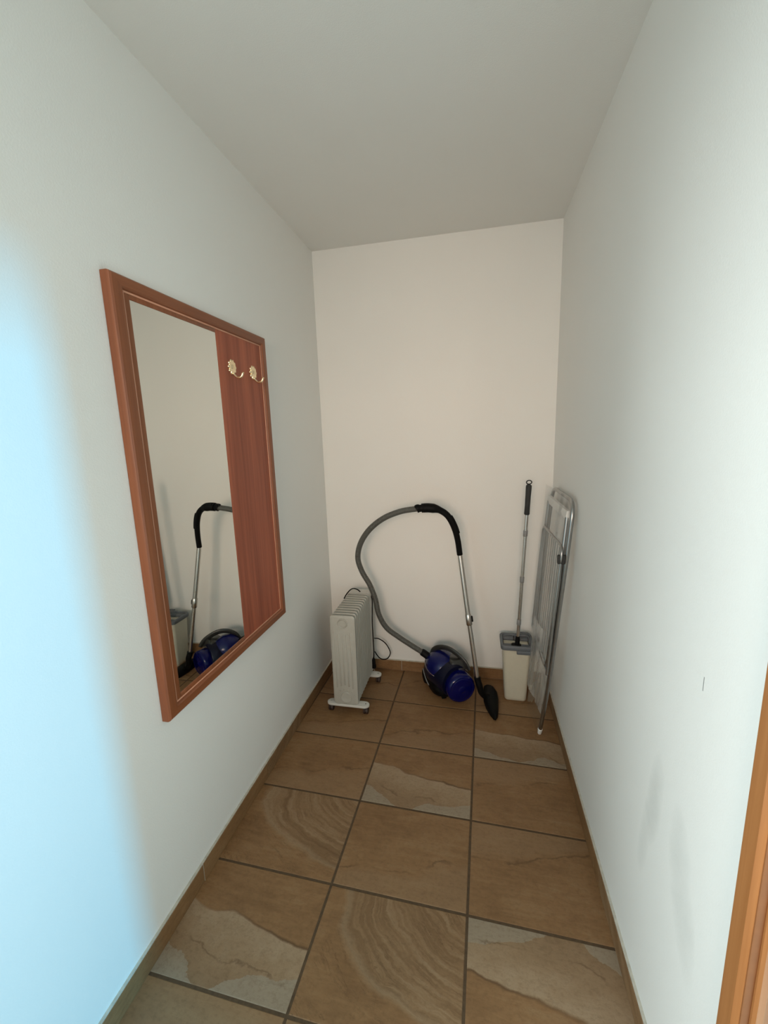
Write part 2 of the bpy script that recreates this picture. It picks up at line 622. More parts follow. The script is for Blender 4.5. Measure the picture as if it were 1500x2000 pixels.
KIND = {(-1, 0): ('plain', 0), (0, 0): ('plain', 0), (1, 0): ('band', 0),
        (-1, 1): ('plain', 0), (0, 1): ('band', 0), (1, 1): ('plain', 1),
        (-1, 2): ('swirl', 0), (0, 2): ('plain', 0), (1, 2): ('plain', 1),
        (-1, 3): ('band', 0), (0, 3): ('swirl', 0), (1, 3): ('band', 1),
        (-1, 4): ('plain', 1), (0, 4): ('plain', 1), (1, 4): ('swirl', 0),
        (-1, -1): ('plain', 0), (0, -1): ('plain', 1), (1, -1): ('plain', 0)}
GR = 0.0042
BT = 0.009       # thickness of the skirting tiles
for j in range(-1, 10):
    for i in (-2, -1, 0, 1):
        gi, gj = GR / TW, GR / TD
        quad = [g2w(i + gi, j + 1 - gj), g2w(i + 1 - gi, j + 1 - gj), g2w(i + 1 - gi, j + gj), g2w(i + gi, j + gj)]
        poly = clip(clip(clip(clip(quad, 1, 0, XR - 0.002), -1, 0, -XL - 0.002), 0, 1, YB - 0.002), 0, -1, -YF - 0.002)
        if len(poly) < 3:
            continue
        ar = abs(sum(p[0] * q[1] - p[1] * q[0] for p, q in zip(poly, poly[1:] + poly[:1]))) / 2
        if ar < 0.0006:
            continue
        kind, flip = KIND.get((i, j), (random.choice(('plain', 'band', 'swirl', 'plain')), random.randint(0, 1)))
        bm = bmesh.new()
        uvl = bm.loops.layers.uv.new('UVMap')
        cx = sum(p[0] for p in poly) / len(poly); cy = sum(p[1] for p in poly) / len(poly)
        tilt = random.uniform(-0.0003, 0.0003)

        def inset(p, d):
            v = Vector((p[0] - cx, p[1] - cy)); L = v.length
            v = v * ((L - d) / L)
            return (cx + v.x, cy + v.y)
        r0 = [bm.verts.new((p[0], p[1], GZ - 0.004)) for p in poly]
        r1 = [bm.verts.new((p[0], p[1], -0.0009)) for p in poly]
        r2 = [bm.verts.new((*inset(p, 0.003), 0.0 + tilt)) for p in poly]
        n = len(poly)
        for k in range(n):
            k2 = (k + 1) % n
            bm.faces.new((r0[k], r0[k2], r1[k2], r1[k]))
            bm.faces.new((r1[k], r1[k2], r2[k2], r2[k]))
        bm.faces.new(r2)
        bmesh.ops.recalc_face_normals(bm, faces=bm.faces)
        for f in bm.faces:
            for l in f.loops:
                uu, vv = w2uv(l.vert.co.x, l.vert.co.y, i, j)
                l[uvl].uv = (1 - uu, 1 - vv) if flip else (uu, vv)
        obj('floor_tile', bm, 'tile_' + kind, floor, smooth=0, normals=False)

# skirting: a strip of adhesive with each cut tile set on it
def skirting(name, a, b, inward, joints, mats):
    """a, b: wall-foot end points (x, y); inward: unit vector into the room"""
    A, B, N = Vector((*a, 0)), Vector((*b, 0)), Vector((*inward, 0))
    L = (B - A).length
    D = (B - A) / L

    def slab(s0, s1, d0, d1, z0, z1, bev=0.0):
        bm = bmesh.new()
        vs = [bm.verts.new(A + D * s + N * d + Vector((0, 0, z))) for s in (s0, s1) for d in (d0, d1) for z in (z0, z1)]
        for f in ((0, 1, 3, 2), (4, 6, 7, 5), (0, 4, 5, 1), (2, 3, 7, 6), (0, 2, 6, 4), (1, 5, 7, 3)):
            bm.faces.new([vs[q] for q in f])
        if bev:
            bmesh.ops.bevel(bm, geom=list(bm.edges), offset=bev, segments=1, affect='EDGES')
        return bm
    base = structure(obj(name, slab(0, L, 0.0, BT - 0.0015, 0.0005, HB + 0.003), 'caulk', smooth=0))
    js = [0] + joints + [L]
    for k, (s0, s1) in enumerate(zip(js, js[1:])):
        bm = slab(s0 + 0.0012, s1 - 0.0012, 0.001, BT + random.uniform(-0.0006, 0.0008), 0.0012, HB + random.uniform(-0.0015, 0.001), 0.001)
        uvl = bm.loops.layers.uv.new('UVMap')
        for f in bm.faces:
            for l in f.loops:
                s = (l.vert.co - A).dot(D) - s0
                l[uvl].uv = (s / TW * 1.1, 0.55 + (l.vert.co.z + (l.vert.co - A).dot(N)) / TD)
        obj('skirting_tile', bm, 'tile_' + mats[k % len(mats)], base, smooth=0)
    return base


def cuts(L, start, step):
    out, s = [], start
    while s < L - 0.02:
        out.append(s); s += step
    return out


LB = ADDED_DOOR_L[1]
skirting('baseboard_left', (XL, YB - BT), (XL, LB), (1, 0), cuts(YB - BT - LB, 0.04, 0.452), ['plain', 'plain', 'swirl'])
skirting('baseboard_back', (XL, YB), (XR, YB), (0, -1), cuts(XR - XL, 0.0, 0.4505)[1:], ['plain', 'plain'])
skirting('baseboard_right', (XR, YB - BT), (XR, -1.4665), (-1, 0), cuts(YB - BT + 1.4665, 0.21, 0.452), ['plain', 'swirl'])

# doorway in the right wall: casing on the wall, jamb with seal and rebate, threshold
door = structure(obj('door_1', box(XR + 0.045, XR + T + 0.012, DOOR_R[1], DOOR_R[1] + 0.02 - 0.02 + 0.001, 0.0, DOOR_R[2]), 'door_wood', smooth=0))
cas = bmesh.new()
prof = [(0.0, 0.0), (-0.010, 0.0), (-0.0145, -0.004), (-0.0150, -0.020), (-0.0150, -0.034), (-0.0120, -0.0385), (-0.0085, -0.0410), (0.0, -0.0412)]
y_o = -1.4665
loops = [[(XR + dx, y_o + dy, z) for dx, dy in prof] for z in (0.0, DOOR_R[2] + 0.04)]
loft(cas, loops)
obj('casing_upright', cas, 'door_wood', door, smooth=30)
cas = bmesh.new()
loft(cas, [[(XR + dx, 2 * ((DOOR_R[0] + DOOR_R[1]) / 2) - (y_o + dy), z) for dx, dy in prof] for z in (0.0, DOOR_R[2] + 0.04)])
obj('casing_upright', cas, 'door_wood', door, smooth=30)
cas = bmesh.new()
loft(cas, [[(XR + dx, y, DOOR_R[2] + 0.042 + dy) for dx, dy in prof] for y in (DOOR_R[0] - 0.03, DOOR_R[1] + 0.03)])
obj('casing_head', cas, 'door_wood', door, smooth=30)
obj('door_seal', box(XR - 0.0080, XR + 0.0035, DOOR_R[1] - 0.0025, DOOR_R[1] + 0.0005, 0.0, DOOR_R[2], bev=0.0008), 'seal', door)
bm = bmesh.new()
loft(bm, [[(XR + 0.0035, DOOR_R[1], z), (XR + 0.0035, DOOR_R[1] - 0.006, z), (XR + 0.007, DOOR_R[1] - 0.010, z), (XR + 0.016, DOOR_R[1] - 0.010, z),
           (XR + 0.0195, DOOR_R[1] - 0.006, z), (XR + 0.0195, DOOR_R[1], z)] for z in (0.0, DOOR_R[2])])
obj('door_stop', bm, 'door_wood', door, smooth=30)
obj('door_jamb', box(XR + 0.0195, XR + T + 0.012, DOOR_R[1] - 0.004, DOOR_R[1] + 0.0, 0.0, DOOR_R[2]), 'door_wood', door)
obj('door_jamb', box(XR, XR + T + 0.012, DOOR_R[0], DOOR_R[0] + 0.012, 0.0, DOOR_R[2]), 'door_wood', door)
obj('head_jamb', box(XR, XR + T + 0.012, DOOR_R[0] + 0.012, DOOR_R[1] - 0.012, DOOR_R[2] - 0.012, DOOR_R[2]), 'door_wood', door)
obj('screw_cap', lathe([(0, 0.003), (0.001, 0.003), (0.0016, 0.0)], (XR + 0.030, DOOR_R[1] - 0.004, 0.66), (0, -1, 0), seg=10), 'white_pl', door)

# added window behind the camera, opening for fill light: frame with a mullion
wf = bmesh.new()
for a in ((ADDED_WIN[0], ADDED_WIN[0] + 0.06, ADDED_WIN[2], ADDED_WIN[3]), (ADDED_WIN[1] - 0.06, ADDED_WIN[1], ADDED_WIN[2], ADDED_WIN[3]), (ADDED_WIN[0] + 0.06, ADDED_WIN[1] - 0.06, ADDED_WIN[2], ADDED_WIN[2] + 0.06),
          (ADDED_WIN[0] + 0.06, ADDED_WIN[1] - 0.06, ADDED_WIN[3] - 0.06, ADDED_WIN[3])):
    add_box(wf, a[0], a[1], YF - 0.10, YF - 0.05, a[2], a[3], bev=0.004)
structure(obj('added_window_1', wf, 'white_pl'))

# ------------------------------------------------------------------ framed mirror with coat-hook panel
MY0, MY1, MZ0, MZ1, MT = -1.158, -0.369, 0.668, 1.903, 0.0285
mir = thing('hallway_mirror', 'tall reddish wooden framed mirror with hook panel hanging on the left wall', 'mirror', (XL, (MY0 + MY1) / 2, MZ0))
FW = 0.034
FN = 0.042      # width of the upright nearest the door


def frame_member(corner_a, corner_b, inner_a, inner_b):
    """mitred moulding; corners given as (y, z); profile runs from outer edge to inner edge"""
    prof = [(0.0, 0.001), (0.0, 0.020), (0.05, 0.0255), (0.16, 0.0282), (0.36, 0.0285), (0.82, 0.0280), (0.94, 0.0250), (1.0, 0.021), (1.0, 0.006), (0.9, 0.001)]
    lp = []
    for o_, i_ in ((corner_a, inner_a), (corner_b, inner_b)):
        lp.append([(XL + h, o_[0] + (i_[0] - o_[0]) * f, o_[1] + (i_[1] - o_[1]) * f) for f, h in prof])
    return loft(bmesh.new(), lp)


o4 = [(MY0, MZ0), (MY0, MZ1), (MY1, MZ1), (MY1, MZ0)]
i4 = [(MY0 + FN, MZ0 + FW), (MY0 + FN, MZ1 - FW), (MY1 - FW, MZ1 - FW), (MY1 - FW, MZ0 + FW)]
for k in range(4):
    obj('frame_member', frame_member(o4[k], o4[(k + 1) % 4], i4[k], i4[(k + 1) % 4]), 'frame_wood' if k in (0, 2) else 'frame_wood_h', mir, smooth=25)
IW = 0.0055
i0, i1, k0, k1 = MY0 + FN, MY1 - FW, MZ0 + FW, MZ1 - FW
for (a, b, c, d) in ((i0, i0 + IW, k0, k1), (i1 - IW, i1, k0, k1), (i0 + IW, i1 - IW, k0, k0 + IW), (i0 + IW, i1 - IW, k1 - IW, k1)):
    obj('inlay_strip', box(XL + 0.006, XL + 0.0205, a, b, c, d, bev=0.0012), 'inlay', mir)
obj('hook_panel', box(XL + 0.002, XL + 0.0185, i0 + IW, i1 - IW, k0 + IW, k1 - IW), 'panel_wood', mir, smooth=0)
GY0, GY1, GZ0, GZ1 = i0 + IW + 0.016, -0.7195, k0 + IW + 0.016, k1 - IW - 0.013
obj('mirror_glass', box(XL + 0.016, XL + 0.0188, GY0, GY1, GZ0, GZ1), 'mirror', mir, smooth=0)
# raised border strips round three sides of the glass
for (a, b, c, d) in ((i0 + IW, GY0, k0 + IW, k1 - IW), (GY0, GY1, k0 + IW, GZ0), (GY0, GY1, GZ1, k1 - IW)):
    obj('glass_border', box(XL + 0.017, XL + 0.0205, a, b, c, d, bev=0.001), 'frame_wood', mir)


def coat_hook(y, z):
    h = node_empty('coat_hook', mir, (XL + 0.0185, y, z))
    x0 = XL + 0.0185
    bm = bmesh.new()
    N, seg = 10, 80
    loops = []
    for (rr, hh, amp) in ((1.0, 0.0, 0.13), (1.0, 0.0025, 0.13), (0.92, 0.005, 0.12), (0.72, 0.0056, 0.06), (0.52, 0.0040, 0.02), (0.36, 0.0050, 0.0), (0.2, 0.0078, 0.0), (0.05, 0.0088, 0.0)):
        loops.append([(x0 + hh, y + 0.0235 * rr * (1 + amp * (abs(math.cos(N * a / 2)) * 2 - 1)) * math.cos(a),
                       z + 0.0255 * rr * (1 + amp * (abs(math.cos(N * a / 2)) * 2 - 1)) * math.sin(a)) for a in [2 * math.pi * k / seg for k in range(seg)]])
    loft(bm, loops)
    obj('rosette', bm, 'brass', h, smooth=50)
    pts = spline([(x0 + 0.004, y, z - 0.020), (x0 + 0.010, y, z - 0.030), (x0 + 0.022, y, z - 0.0385), (x0 + 0.036, y, z - 0.036), (x0 + 0.044, y, z - 0.023)], 6)
    rr = [0.0046 - 0.0008 * k / len(pts) for k in range(len(pts))]
    bm = tube(pts, rr, 10)
    add_lathe(bm, [(-0.004, 0.0), (-0.0028, 0.0034), (0, 0.0045), (0.0028, 0.0034), (0.004, 0.0)], pts[-1], (0.4, 0, 0.9), 10)
    obj('hook_arm', bm, 'brass', h)


coat_hook(-0.6335, 1.7485)
coat_hook(-0.4815, 1.7485)

# ------------------------------------------------------------------ oil-filled radiator
heat = thing('oil_radiator', 'grey finned oil-filled radiator on casters beside the left wall', 'radiator', (-0.2325, 0.03, 0))
HX, HW, HZ0, HZ1 = -0.2325, 0.136, 0.052, 0.565
HC, HH = (HZ0 + HZ1) / 2, HZ1 - HZ0


def fin_mesh(y, th, front=False):
    bm = bmesh.new()
    lp = []
    for w_in, dy in ((0.010, -th), (0.004, -th * 0.75), (0.0, -0.0022), (0.0, 0.0022), (0.004, th * 0.75), (0.010, th)):
        lp.append([(HX + px, y + dy, HC + pz) for px, pz in rrect(HW - 2 * w_in, HH - 2 * w_in, 0.018 if w_in < 0.008 else 0.014, 4)])
    loft(bm, lp)
    return bm


NF, FY0, PITCH = 11, -0.142, 0.0315
fp = obj('front_panel', fin_mesh(FY0, 0.0075), 'heater', heat, smooth=35)
f1 = obj('fin', fin_mesh(FY0 + PITCH, 0.0050), 'heater', heat, smooth=35)
for k in range(2, NF):
    share(f1, 'fin', (0, PITCH * (k - 1), 0), heat)
yf = FY0 - 0.0075
bm = bmesh.new()
add_lathe(bm, [(-0.001, 0.0275), (0.0045, 0.0268), (0.0065, 0.0245), (0.0050, 0.0225), (0.0030, 0.020), (0.0052, 0.0180), (0.0060, 0.0)], (HX + 0.002, yf, 0.524), (0, -1, 0), 28)
obj('embossed_disc', bm, 'heater', fp, smooth=35)
bm = bmesh.new()
add_lathe(bm, [(-0.001, 0.031), (0.0030, 0.030), (0.0040, 0.028), (0.0025, 0.024), (0.0030, 0.0)], (HX + 0.004, yf, 0.098), (0, -1, 0), 28)
obj('embossed_disc', bm, 'heater', fp, smooth=35)
rib = None
for k in range(5):
    xx = HX - 0.044 + 0.022 * k
    zlo = 0.150 + 0.012 * (2 - abs(k - 2)) * 0.7
    zhi = 0.476 - 0.010 * (2 - abs(k - 2))
    pts = [(xx, yf + 0.0015, zlo), (xx, yf + 0.0008, zlo + 0.006), (xx, yf + 0.0008, zhi - 0.006), (xx, yf + 0.0015, zhi)]
    obj('pressed_rib', tube(pts, [0.0008, 0.0042, 0.0042, 0.0008], 10), 'heater', fp, smooth=50)
for k in range(6):                    # small pressed bumps in an arc above the lower disc
    a = math.radians(25 + 26 * k)
    obj('pressed_bump', lathe([(-0.001, 0.0042), (0.0012, 0.0036), (0.0024, 0.0)], (HX + 0.004 + 0.052 * math.cos(a), yf, 0.098 + 0.045 * math.sin(a)), (0, -1, 0), 10), 'heater', fp)
for zz in (HZ1 - 0.045, HZ0 + 0.045):
    obj('oil_tube', lathe([(0, 0.026), (PITCH * (NF - 1) + 0.008, 0.026)], (HX, FY0, zz), (0, 1, 0), 20), 'heater', heat)
yc = FY0 + PITCH * (NF - 1) + 0.010
bm = bmesh.new()
loft(bm, [[(HX + px, y, HC + pz) for px, pz in rrect(HW - s, HH - s, 0.02, 4)] for y, s in ((yc, 0.008), (yc + 0.004, 0.0), (yc + 0.062, 0.0), (yc + 0.070, 0.012))])
obj('control_housing', bm, 'heater_pale', heat, smooth=35)
for yy in (-0.128, 0.172):
    bm = bmesh.new()
    L2, W2 = 0.118, 0.023
    ring = []
    for k in range(9):
        a = math.radians(-90 + 180 * k / 8); ring.append((L2 - W2 + W2 * math.cos(a), W2 * math.sin(a)))
    for k in range(9):
        a = math.radians(90 + 180 * k / 8); ring.append((-L2 + W2 + W2 * math.cos(a), W2 * math.sin(a)))
    loft(bm, [[(HX + 0.006 + px * s, yy + py * s, z) for px, py in ring] for z, s in ((0.042, 0.97), (0.044, 1.0), (0.0535, 1.0), (0.0555, 0.97))])
    br = obj('foot_plate', bm, 'heater_pale', heat, smooth=35)
    for sx in (-1, 1):
        cx = HX + 0.006 + sx * 0.098
        bm = bmesh.new()
        add_lathe(bm, [(-0.013, 0.012), (-0.0125, 0.018), (-0.010, 0.0195), (-0.003, 0.0195), (-0.001, 0.014), (0.001, 0.014), (0.003, 0.0195), (0.010, 0.0195), (0.0125, 0.018), (0.013, 0.012)],
                  (cx, yy, 0.0195), (1, 0, 0), 22)
        add_box(bm, cx - 0.012, cx + 0.012, yy - 0.010, yy + 0.010, 0.026, 0.0425, bev=0.003)
        obj('caster', bm, 'caster', heat)
        obj('screw', lathe([(0, 0.0045), (0.0015, 0.004), (0.003, 0.0)], (cx, yy, 0.0552), (0, 0, 1), 10), 'steel', br)
# power cord: over the top, down the back edge to the plug, and a slack loop
cord = bmesh.new()
add_tube(cord, spline([(-0.300, 0.105, 0.555), (-0.290, 0.12, 0.575), (-0.2734, 0.15, 0.5935), (-0.2573, 0.165, 0.597), (-0.2386, 0.178, 0.587), (-0.2235, 0.185, 0.571)], 8), 0.0034, 8)
add_tube(cord, spline([(-0.175, 0.215, 0.555), (-0.1575, 0.205, 0.52), (-0.1565, 0.195, 0.45), (-0.1575, 0.19, 0.379), (-0.1560, 0.19, 0.263), (-0.1545, 0.188, 0.185), (-0.157, 0.186, 0.135)], 8), 0.0034, 8)
add_tube(cord, spline([(-0.1640, 0.245, 0.2479), (-0.1379, 0.262, 0.2367), (-0.1018, 0.272, 0.2069), (-0.0779, 0.277, 0.1647), (-0.0723, 0.277, 0.1339), (-0.0897, 0.277, 0.101),
                        (-0.1186, 0.272, 0.0942), (-0.1422, 0.262, 0.1117), (-0.1640, 0.245, 0.1586)], 8), 0.0034, 8)
pc = obj('power_cord', cord, 'cord', heat, smooth=60)
bm = bmesh.new()
loft(bm, [[(-0.157 + px, 0.186 + py, z) for px, py in rrect(w, d, 0.006, 4)] for z, w, d in ((0.150, 0.010, 0.010), (0.138, 0.018, 0.016), (0.110, 0.022, 0.022), (0.088, 0.026, 0.026), (0.084, 0.024, 0.024))])
obj('plug', bm, 'black', pc)
bm = bmesh.new()
for s in (-1, 1):
    add_tube(bm, [(-0.157 + s * 0.0045, 0.186 - s * 0.006, 0.085), (-0.157 + s * 0.0045, 0.186 - s * 0.006, 0.066)], 0.0022, 8)
obj('plug_pin', bm, 'steel', pc)

# ------------------------------------------------------------------ vacuum cleaner
vac = thing('vacuum_cleaner', 'blue bagless canister vacuum cleaner with grey hose and steel tube by the back wall', 'vacuum cleaner', (0.29, 0.15, 0))
E1 = Vector((0.44, -0.90, 0)).normalized()      # points to the dust cup
E2 = Vector((0.90, 0.44, 0)).normalized()
DC = Vector((0.3755, 0.040, 0.092))


def vp(s, b, z):
    return Vector((DC.x, DC.y, 0)) - E1 * s + E2 * b + Vector((0, 0, z))


bm = lathe([(0.0, 0.0), (0.0, 0.088), (0.010, 0.093), (0.05, 0.099), (0.11, 0.101), (0.16, 0.097), (0.20, 0.085), (0.225, 0.066), (0.236, 0.04), (0.239, 0.0)],
           vp(0.052, -0.012, 0.108), -E1 - E2 * 0.22, 36)
body = obj('motor_body', bm, 'navy', vac, smooth=50)
# lower carriage
bm = bmesh.new()
ring = []
for k in range(32):
    a = 2 * math.pi * k / 32
    ring.append((0.158 + 0.112 * math.copysign(abs(math.cos(a)) ** 0.7, math.cos(a)), 0.098 * math.copysign(abs(math.sin(a)) ** 0.7, math.sin(a))))
loft(bm, [[vp(0.158 + (s - 0.158) * f, -0.035 + b * f, z) for s, b in ring] for z, f in ((0.016, 0.88), (0.022, 0.96), (0.050, 1.0), (0.075, 0.97), (0.09, 0.85))])
obj('carriage', bm, 'black', vac, smooth=50)
# dust cup with moulded rings on its lid
obj('dust_cup', lathe([(-0.058, 0.0835), (-0.020, 0.0835), (-0.002, 0.082), (0.006, 0.077), (0.010, 0.070), (0.0085, 0.064), (0.0115, 0.058), (0.0100, 0.042), (0.0125, 0.037), (0.0110, 0.024),
                       (0.0135, 0.019), (0.0160, 0.012), (0.0165, 0.0)], DC, E1, 44), 'cup', vac, smooth=35)
obj('cup_ring', lathe([(-0.064, 0.086), (-0.0635, 0.0895), (-0.0565, 0.0895), (-0.056, 0.0835)], DC, E1, 44), 'steel', vac, smooth=35)
# blue cover over the upper back, trim line, hose inlet
bm = bmesh.new()
ellipsoid(bm, vp(0.170, -0.052, 0.148), 0.100, 0.092, 0.086, E1)
cov = obj('upper_cover', bm, 'blue', vac, smooth=60)
pts = [vp(0.170 + 0.1010 * math.cos(a), -0.052 - 0.093 * math.sin(a), 0.150 + 0.03 * math.cos(a)) for a in [math.pi * 1.1 * k / 24 - 0.2 for k in range(25)]]
obj('trim_line', tube(pts, 0.0022, 8), 'steel', cov)
pts = spline([vp(0.235, -0.142, 0.105), vp(0.20, -0.146, 0.090), vp(0.165, -0.146, 0.072), vp(0.135, -0.142, 0.058)], 5)
obj('trim_line', tube(pts, 0.003, 8), 'joint', body)
# carrying handle: flattened arc
pts = spline([(0.196, 0.215, 0.190), (0.212, 0.205, 0.226), (0.250, 0.188, 0.252), (0.300, 0.165, 0.258), (0.352, 0.142, 0.238), (0.394, 0.122, 0.206), (0.418, 0.110, 0.168)], 8)
obj('carry_handle', tube(pts, [0.014 + 0.005 * math.sin(math.pi * k / (len(pts) - 1)) for k in range(len(pts))], 14, flat=0.55), 'smoke', vac, smooth=60)
bm = bmesh.new()
loft(bm, [[vp(0.115 + p[0], 0.020 + p[1], z) for p in rrect(w, d, 0.015, 4)] for z, w, d in ((0.165, 0.11, 0.120), (0.205, 0.095, 0.100), (0.218, 0.075, 0.070))])
obj('power_button_panel', bm, 'smoke', vac, smooth=40)
for s, b in ((0.252, -0.118), (0.225, 0.062)):
    bm = lathe([(-0.014, 0.030), (-0.012, 0.040), (-0.006, 0.043), (0.006, 0.043), (0.012, 0.040), (0.014, 0.030)], vp(s, b, 0.043), E2, 28)
    obj('wheel', bm, 'black', vac, smooth=45)
obj('caster', lathe([(-0.012, 0.012), (-0.010, 0.018), (0.010, 0.018), (0.012, 0.012)], vp(0.075, -0.075, 0.0182), E2, 20), 'black', vac)
# corrugated hose
HP = [(0.205, 0.185, 0.168), (0.1502, 0.2, 0.1975), (0.0833, 0.2, 0.2381), (0.0047, 0.195, 0.2906), (-0.0696, 0.185, 0.3525), (-0.1115, 0.175, 0.4389), (-0.1286, 0.17, 0.5363),
      (-0.1568, 0.16, 0.6273), (-0.1971, 0.15, 0.7102), (-0.2139, 0.135, 0.7944), (-0.1907, 0.12, 0.8838), (-0.1315, 0.1, 0.9696), (-0.0463, 0.08, 1.0383),
      (0.0532, 0.066, 1.0812), (0.1532, 0.059, 1.0996)]
raw = spline(HP, 24)
lens = [0.0]
for a, b in zip(raw, raw[1:]):
    lens.append(lens[-1] + (b - a).length)


def at_len(s):
    lo = 0
    while lo < len(lens) - 2 and lens[lo + 1] < s:
        lo += 1
    f = (s - lens[lo]) / max(1e-9, lens[lo + 1] - lens[lo])
    return raw[lo].lerp(raw[lo + 1], min(1, max(0, f)))


step = 0.0022
cnt = int(lens[-1] / step)
path = [at_len(k * step) for k in range(cnt + 1)]
obj('hose', tube(path, [0.0162 if (k // 2) % 2 else 0.0148 for k in range(cnt + 1)], 16), 'hose', vac, smooth=70)
inl = spline([(0.135, 0.2, 0.2065), (0.150, 0.2, 0.1985), (0.175, 0.194, 0.184), (0.205, 0.185, 0.168), (0.235, 0.176, 0.152)], 5)
obj('hose_connector', tube(inl, [0.0185, 0.0195] + [0.0215] * (len(inl) - 4) + [0.024, 0.026], 20), 'black', vac, smooth=40)
# bent handle
HD = spline([(0.1450, 0.0585, 1.0985), (0.1532, 0.059, 1.0996), (0.2065, 0.064, 1.1018), (0.259, 0.073, 1.0896), (0.3031, 0.088, 1.0543), (0.3341, 0.105, 0.9903), (0.3522, 0.122, 0.9164), (0.3625, 0.138, 0.8322)], 10)
n = len(HD)
rd = []
run = 0.0
for k in range(n):
    run += (HD[k] - HD[k - 1]).length if k else 0.0
    if run < 0.010:
        r = 0.0225
    elif run < 0.028:
        r = 0.0195
    elif run < 0.085:
        r = 0.0250
    elif run < 0.120:
        r = 0.0250 - (run - 0.085) / 0.035 * 0.0078
    else:
        r = max(0.0158, 0.0172 - (run - 0.12) * 0.006)
    rd.append(r)
bh = obj('bent_handle', tube(HD, rd, 20), 'black', vac, smooth=45)
bm = bmesh.new()
add_tube(bm, [p + Vector((0.010, -0.003, 0.004)) for p in HD[int(n * 0.58):int(n * 0.80)]], 0.0105, 12)
obj('air_slider', bm, 'black', bh, smooth=50)
obj('hose_ring', lathe([(-0.004, 0.021), (-0.0035, 0.0245), (0.0035, 0.0245), (0.004, 0.021)], HD[14], HD[15] - HD[13], 22), 'black', bh)
# telescopic steel tube
A, B, C3 = Vector((0.3625, 0.138, 0.836)), Vector((0.416, 0.096, 0.449)), Vector((0.463, 0.062, 0.140))
obj('upper_tube', tube([A, A.lerp(B, 0.5), B], 0.0138, 20), 'steel', vac, smooth=60)
obj('lower_tube', tube([B, B.lerp(C3, 0.5), C3], 0.0118, 20), 'steel', vac, smooth=60)
D_ = (B - A).normalized()
cl = obj('lock_collar', lathe([(-0.058, 0.0145), (-0.054, 0.0168), (0.000, 0.0168), (0.004, 0.0142)], B, D_, 22), 'steel', vac, smooth=40)
bm = bmesh.new()
side = Vector((0.97, 0.10, 0.1)).normalized()
cb = B - D_ * 0.030 + side * 0.0165
loft(bm, [[cb + side * h + D_ * p[0] + D_.cross(side) * p[1] for p in rrect(l, w, 0.004, 3)] for h, l, w in ((-0.003, 0.034, 0.013), (0.004, 0.034, 0.013), (0.007, 0.026, 0.009))])
obj('lock_button', bm, 'black', cl, smooth=40)
# floor nozzle
noz = spline([C3 + (B - C3).normalized() * 0.018, C3, C3 + Vector((0.010, -0.004, -0.030)), (0.482, 0.066, 0.070), (0.500, 0.076, 0.042), (0.520, 0.082, 0.030)], 6)
nz_ = obj('nozzle_neck', tube(noz, [0.0165, 0.0185] + [0.0175] * (len(noz) - 6) + [0.018, 0.019, 0.020, 0.020], 18), 'black', vac, smooth=50)
bm = bmesh.new()
outl = [(0.500, 0.195), (0.514, 0.208), (0.538, 0.205), (0.556, 0.190), (0.572, 0.150), (0.577, 0.080), (0.573, 0.000), (0.568, -0.050), (0.556, -0.075), (0.545, -0.070), (0.528, -0.040), (0.508, 0.015), (0.497, 0.070), (0.495, 0.150)]
cxn, cyn = 0.535, 0.07
loft(bm, [[(cxn + (x - cxn) * f, cyn + (y - cyn) * (1 - (1 - f) * 0.5), z) for x, y in outl] for z, f in ((0.002, 0.97), (0.006, 1.0), (0.022, 1.0), (0.034, 0.84), (0.040, 0.60))])
obj('floor_nozzle', bm, 'black', vac, smooth=45)

# ------------------------------------------------------------------ mop bucket and flat mop
bk = thing('mop_bucket', 'narrow cream plastic bucket with grey rim in the back right corner', 'bucket', (0.675, 0.18, 0))
BX, BY = 0.6705, 0.1785
ZT = 0.322


def bring(w, d, z, r=0.02, ox=0.0, oy=0.0):
    return [(BX + ox + px, BY + oy + py, z) for px, py in rrect(w, d, r, 5)]


bm = bmesh.new()
loft(bm, [bring(0.108, 0.118, 0.0005, 0.016), bring(0.116, 0.126, 0.006, 0.018), bring(0.118, 0.128, 0.02), bring(0.146, 0.146, ZT - 0.02), bring(0.146, 0.146, ZT),
          bring(0.140, 0.140, ZT), bring(0.140, 0.140, ZT - 0.02), bring(0.112, 0.122, 0.012, 0.016)])
obj('pail', bm, 'cream', bk, smooth=40)
bm = bmesh.new()
loft(bm, [bring(0.147, 0.147, ZT - 0.012), bring(0.166, 0.160, ZT - 0.012), bring(0.170, 0.164, ZT - 0.006), bring(0.170, 0.164, ZT + 0.010), bring(0.164, 0.158, ZT + 0.014),
          bring(0.146, 0.140, ZT + 0.014), bring(0.138, 0.132, ZT + 0.008), bring(0.138, 0.132, ZT - 0.004)], closed=True)
rim = obj('rim', bm, 'slate', bk, smooth=40)
obj('wringer_bar', box(BX - 0.069, BX + 0.069, BY - 0.067, BY - 0.022, ZT - 0.016, ZT + 0.002, bev=0.004), 'slate', rim)
obj('wringer_bar', box(BX - 0.069, BX - 0.010, BY + 0.030, BY + 0.068, ZT - 0.010, ZT + 0.008, bev=0.004), 'slate', rim)
obj('wringer_bar', box(BX - 0.006, BX + 0.069, BY + 0.030, BY + 0.068, ZT - 0.012, ZT + 0.005, bev=0.004), 'slate', rim)
obj('drip_tray', box(BX - 0.0655, BX + 0.0655, BY - 0.024, BY + 0.032, ZT - 0.012, ZT - 0.008), 'cream', bk)
obj('spout_tab', box(BX - 0.002, BX + 0.072, BY - 0.087, BY - 0.074, ZT - 0.030, ZT - 0.008, bev=0.004), 'slate', rim)
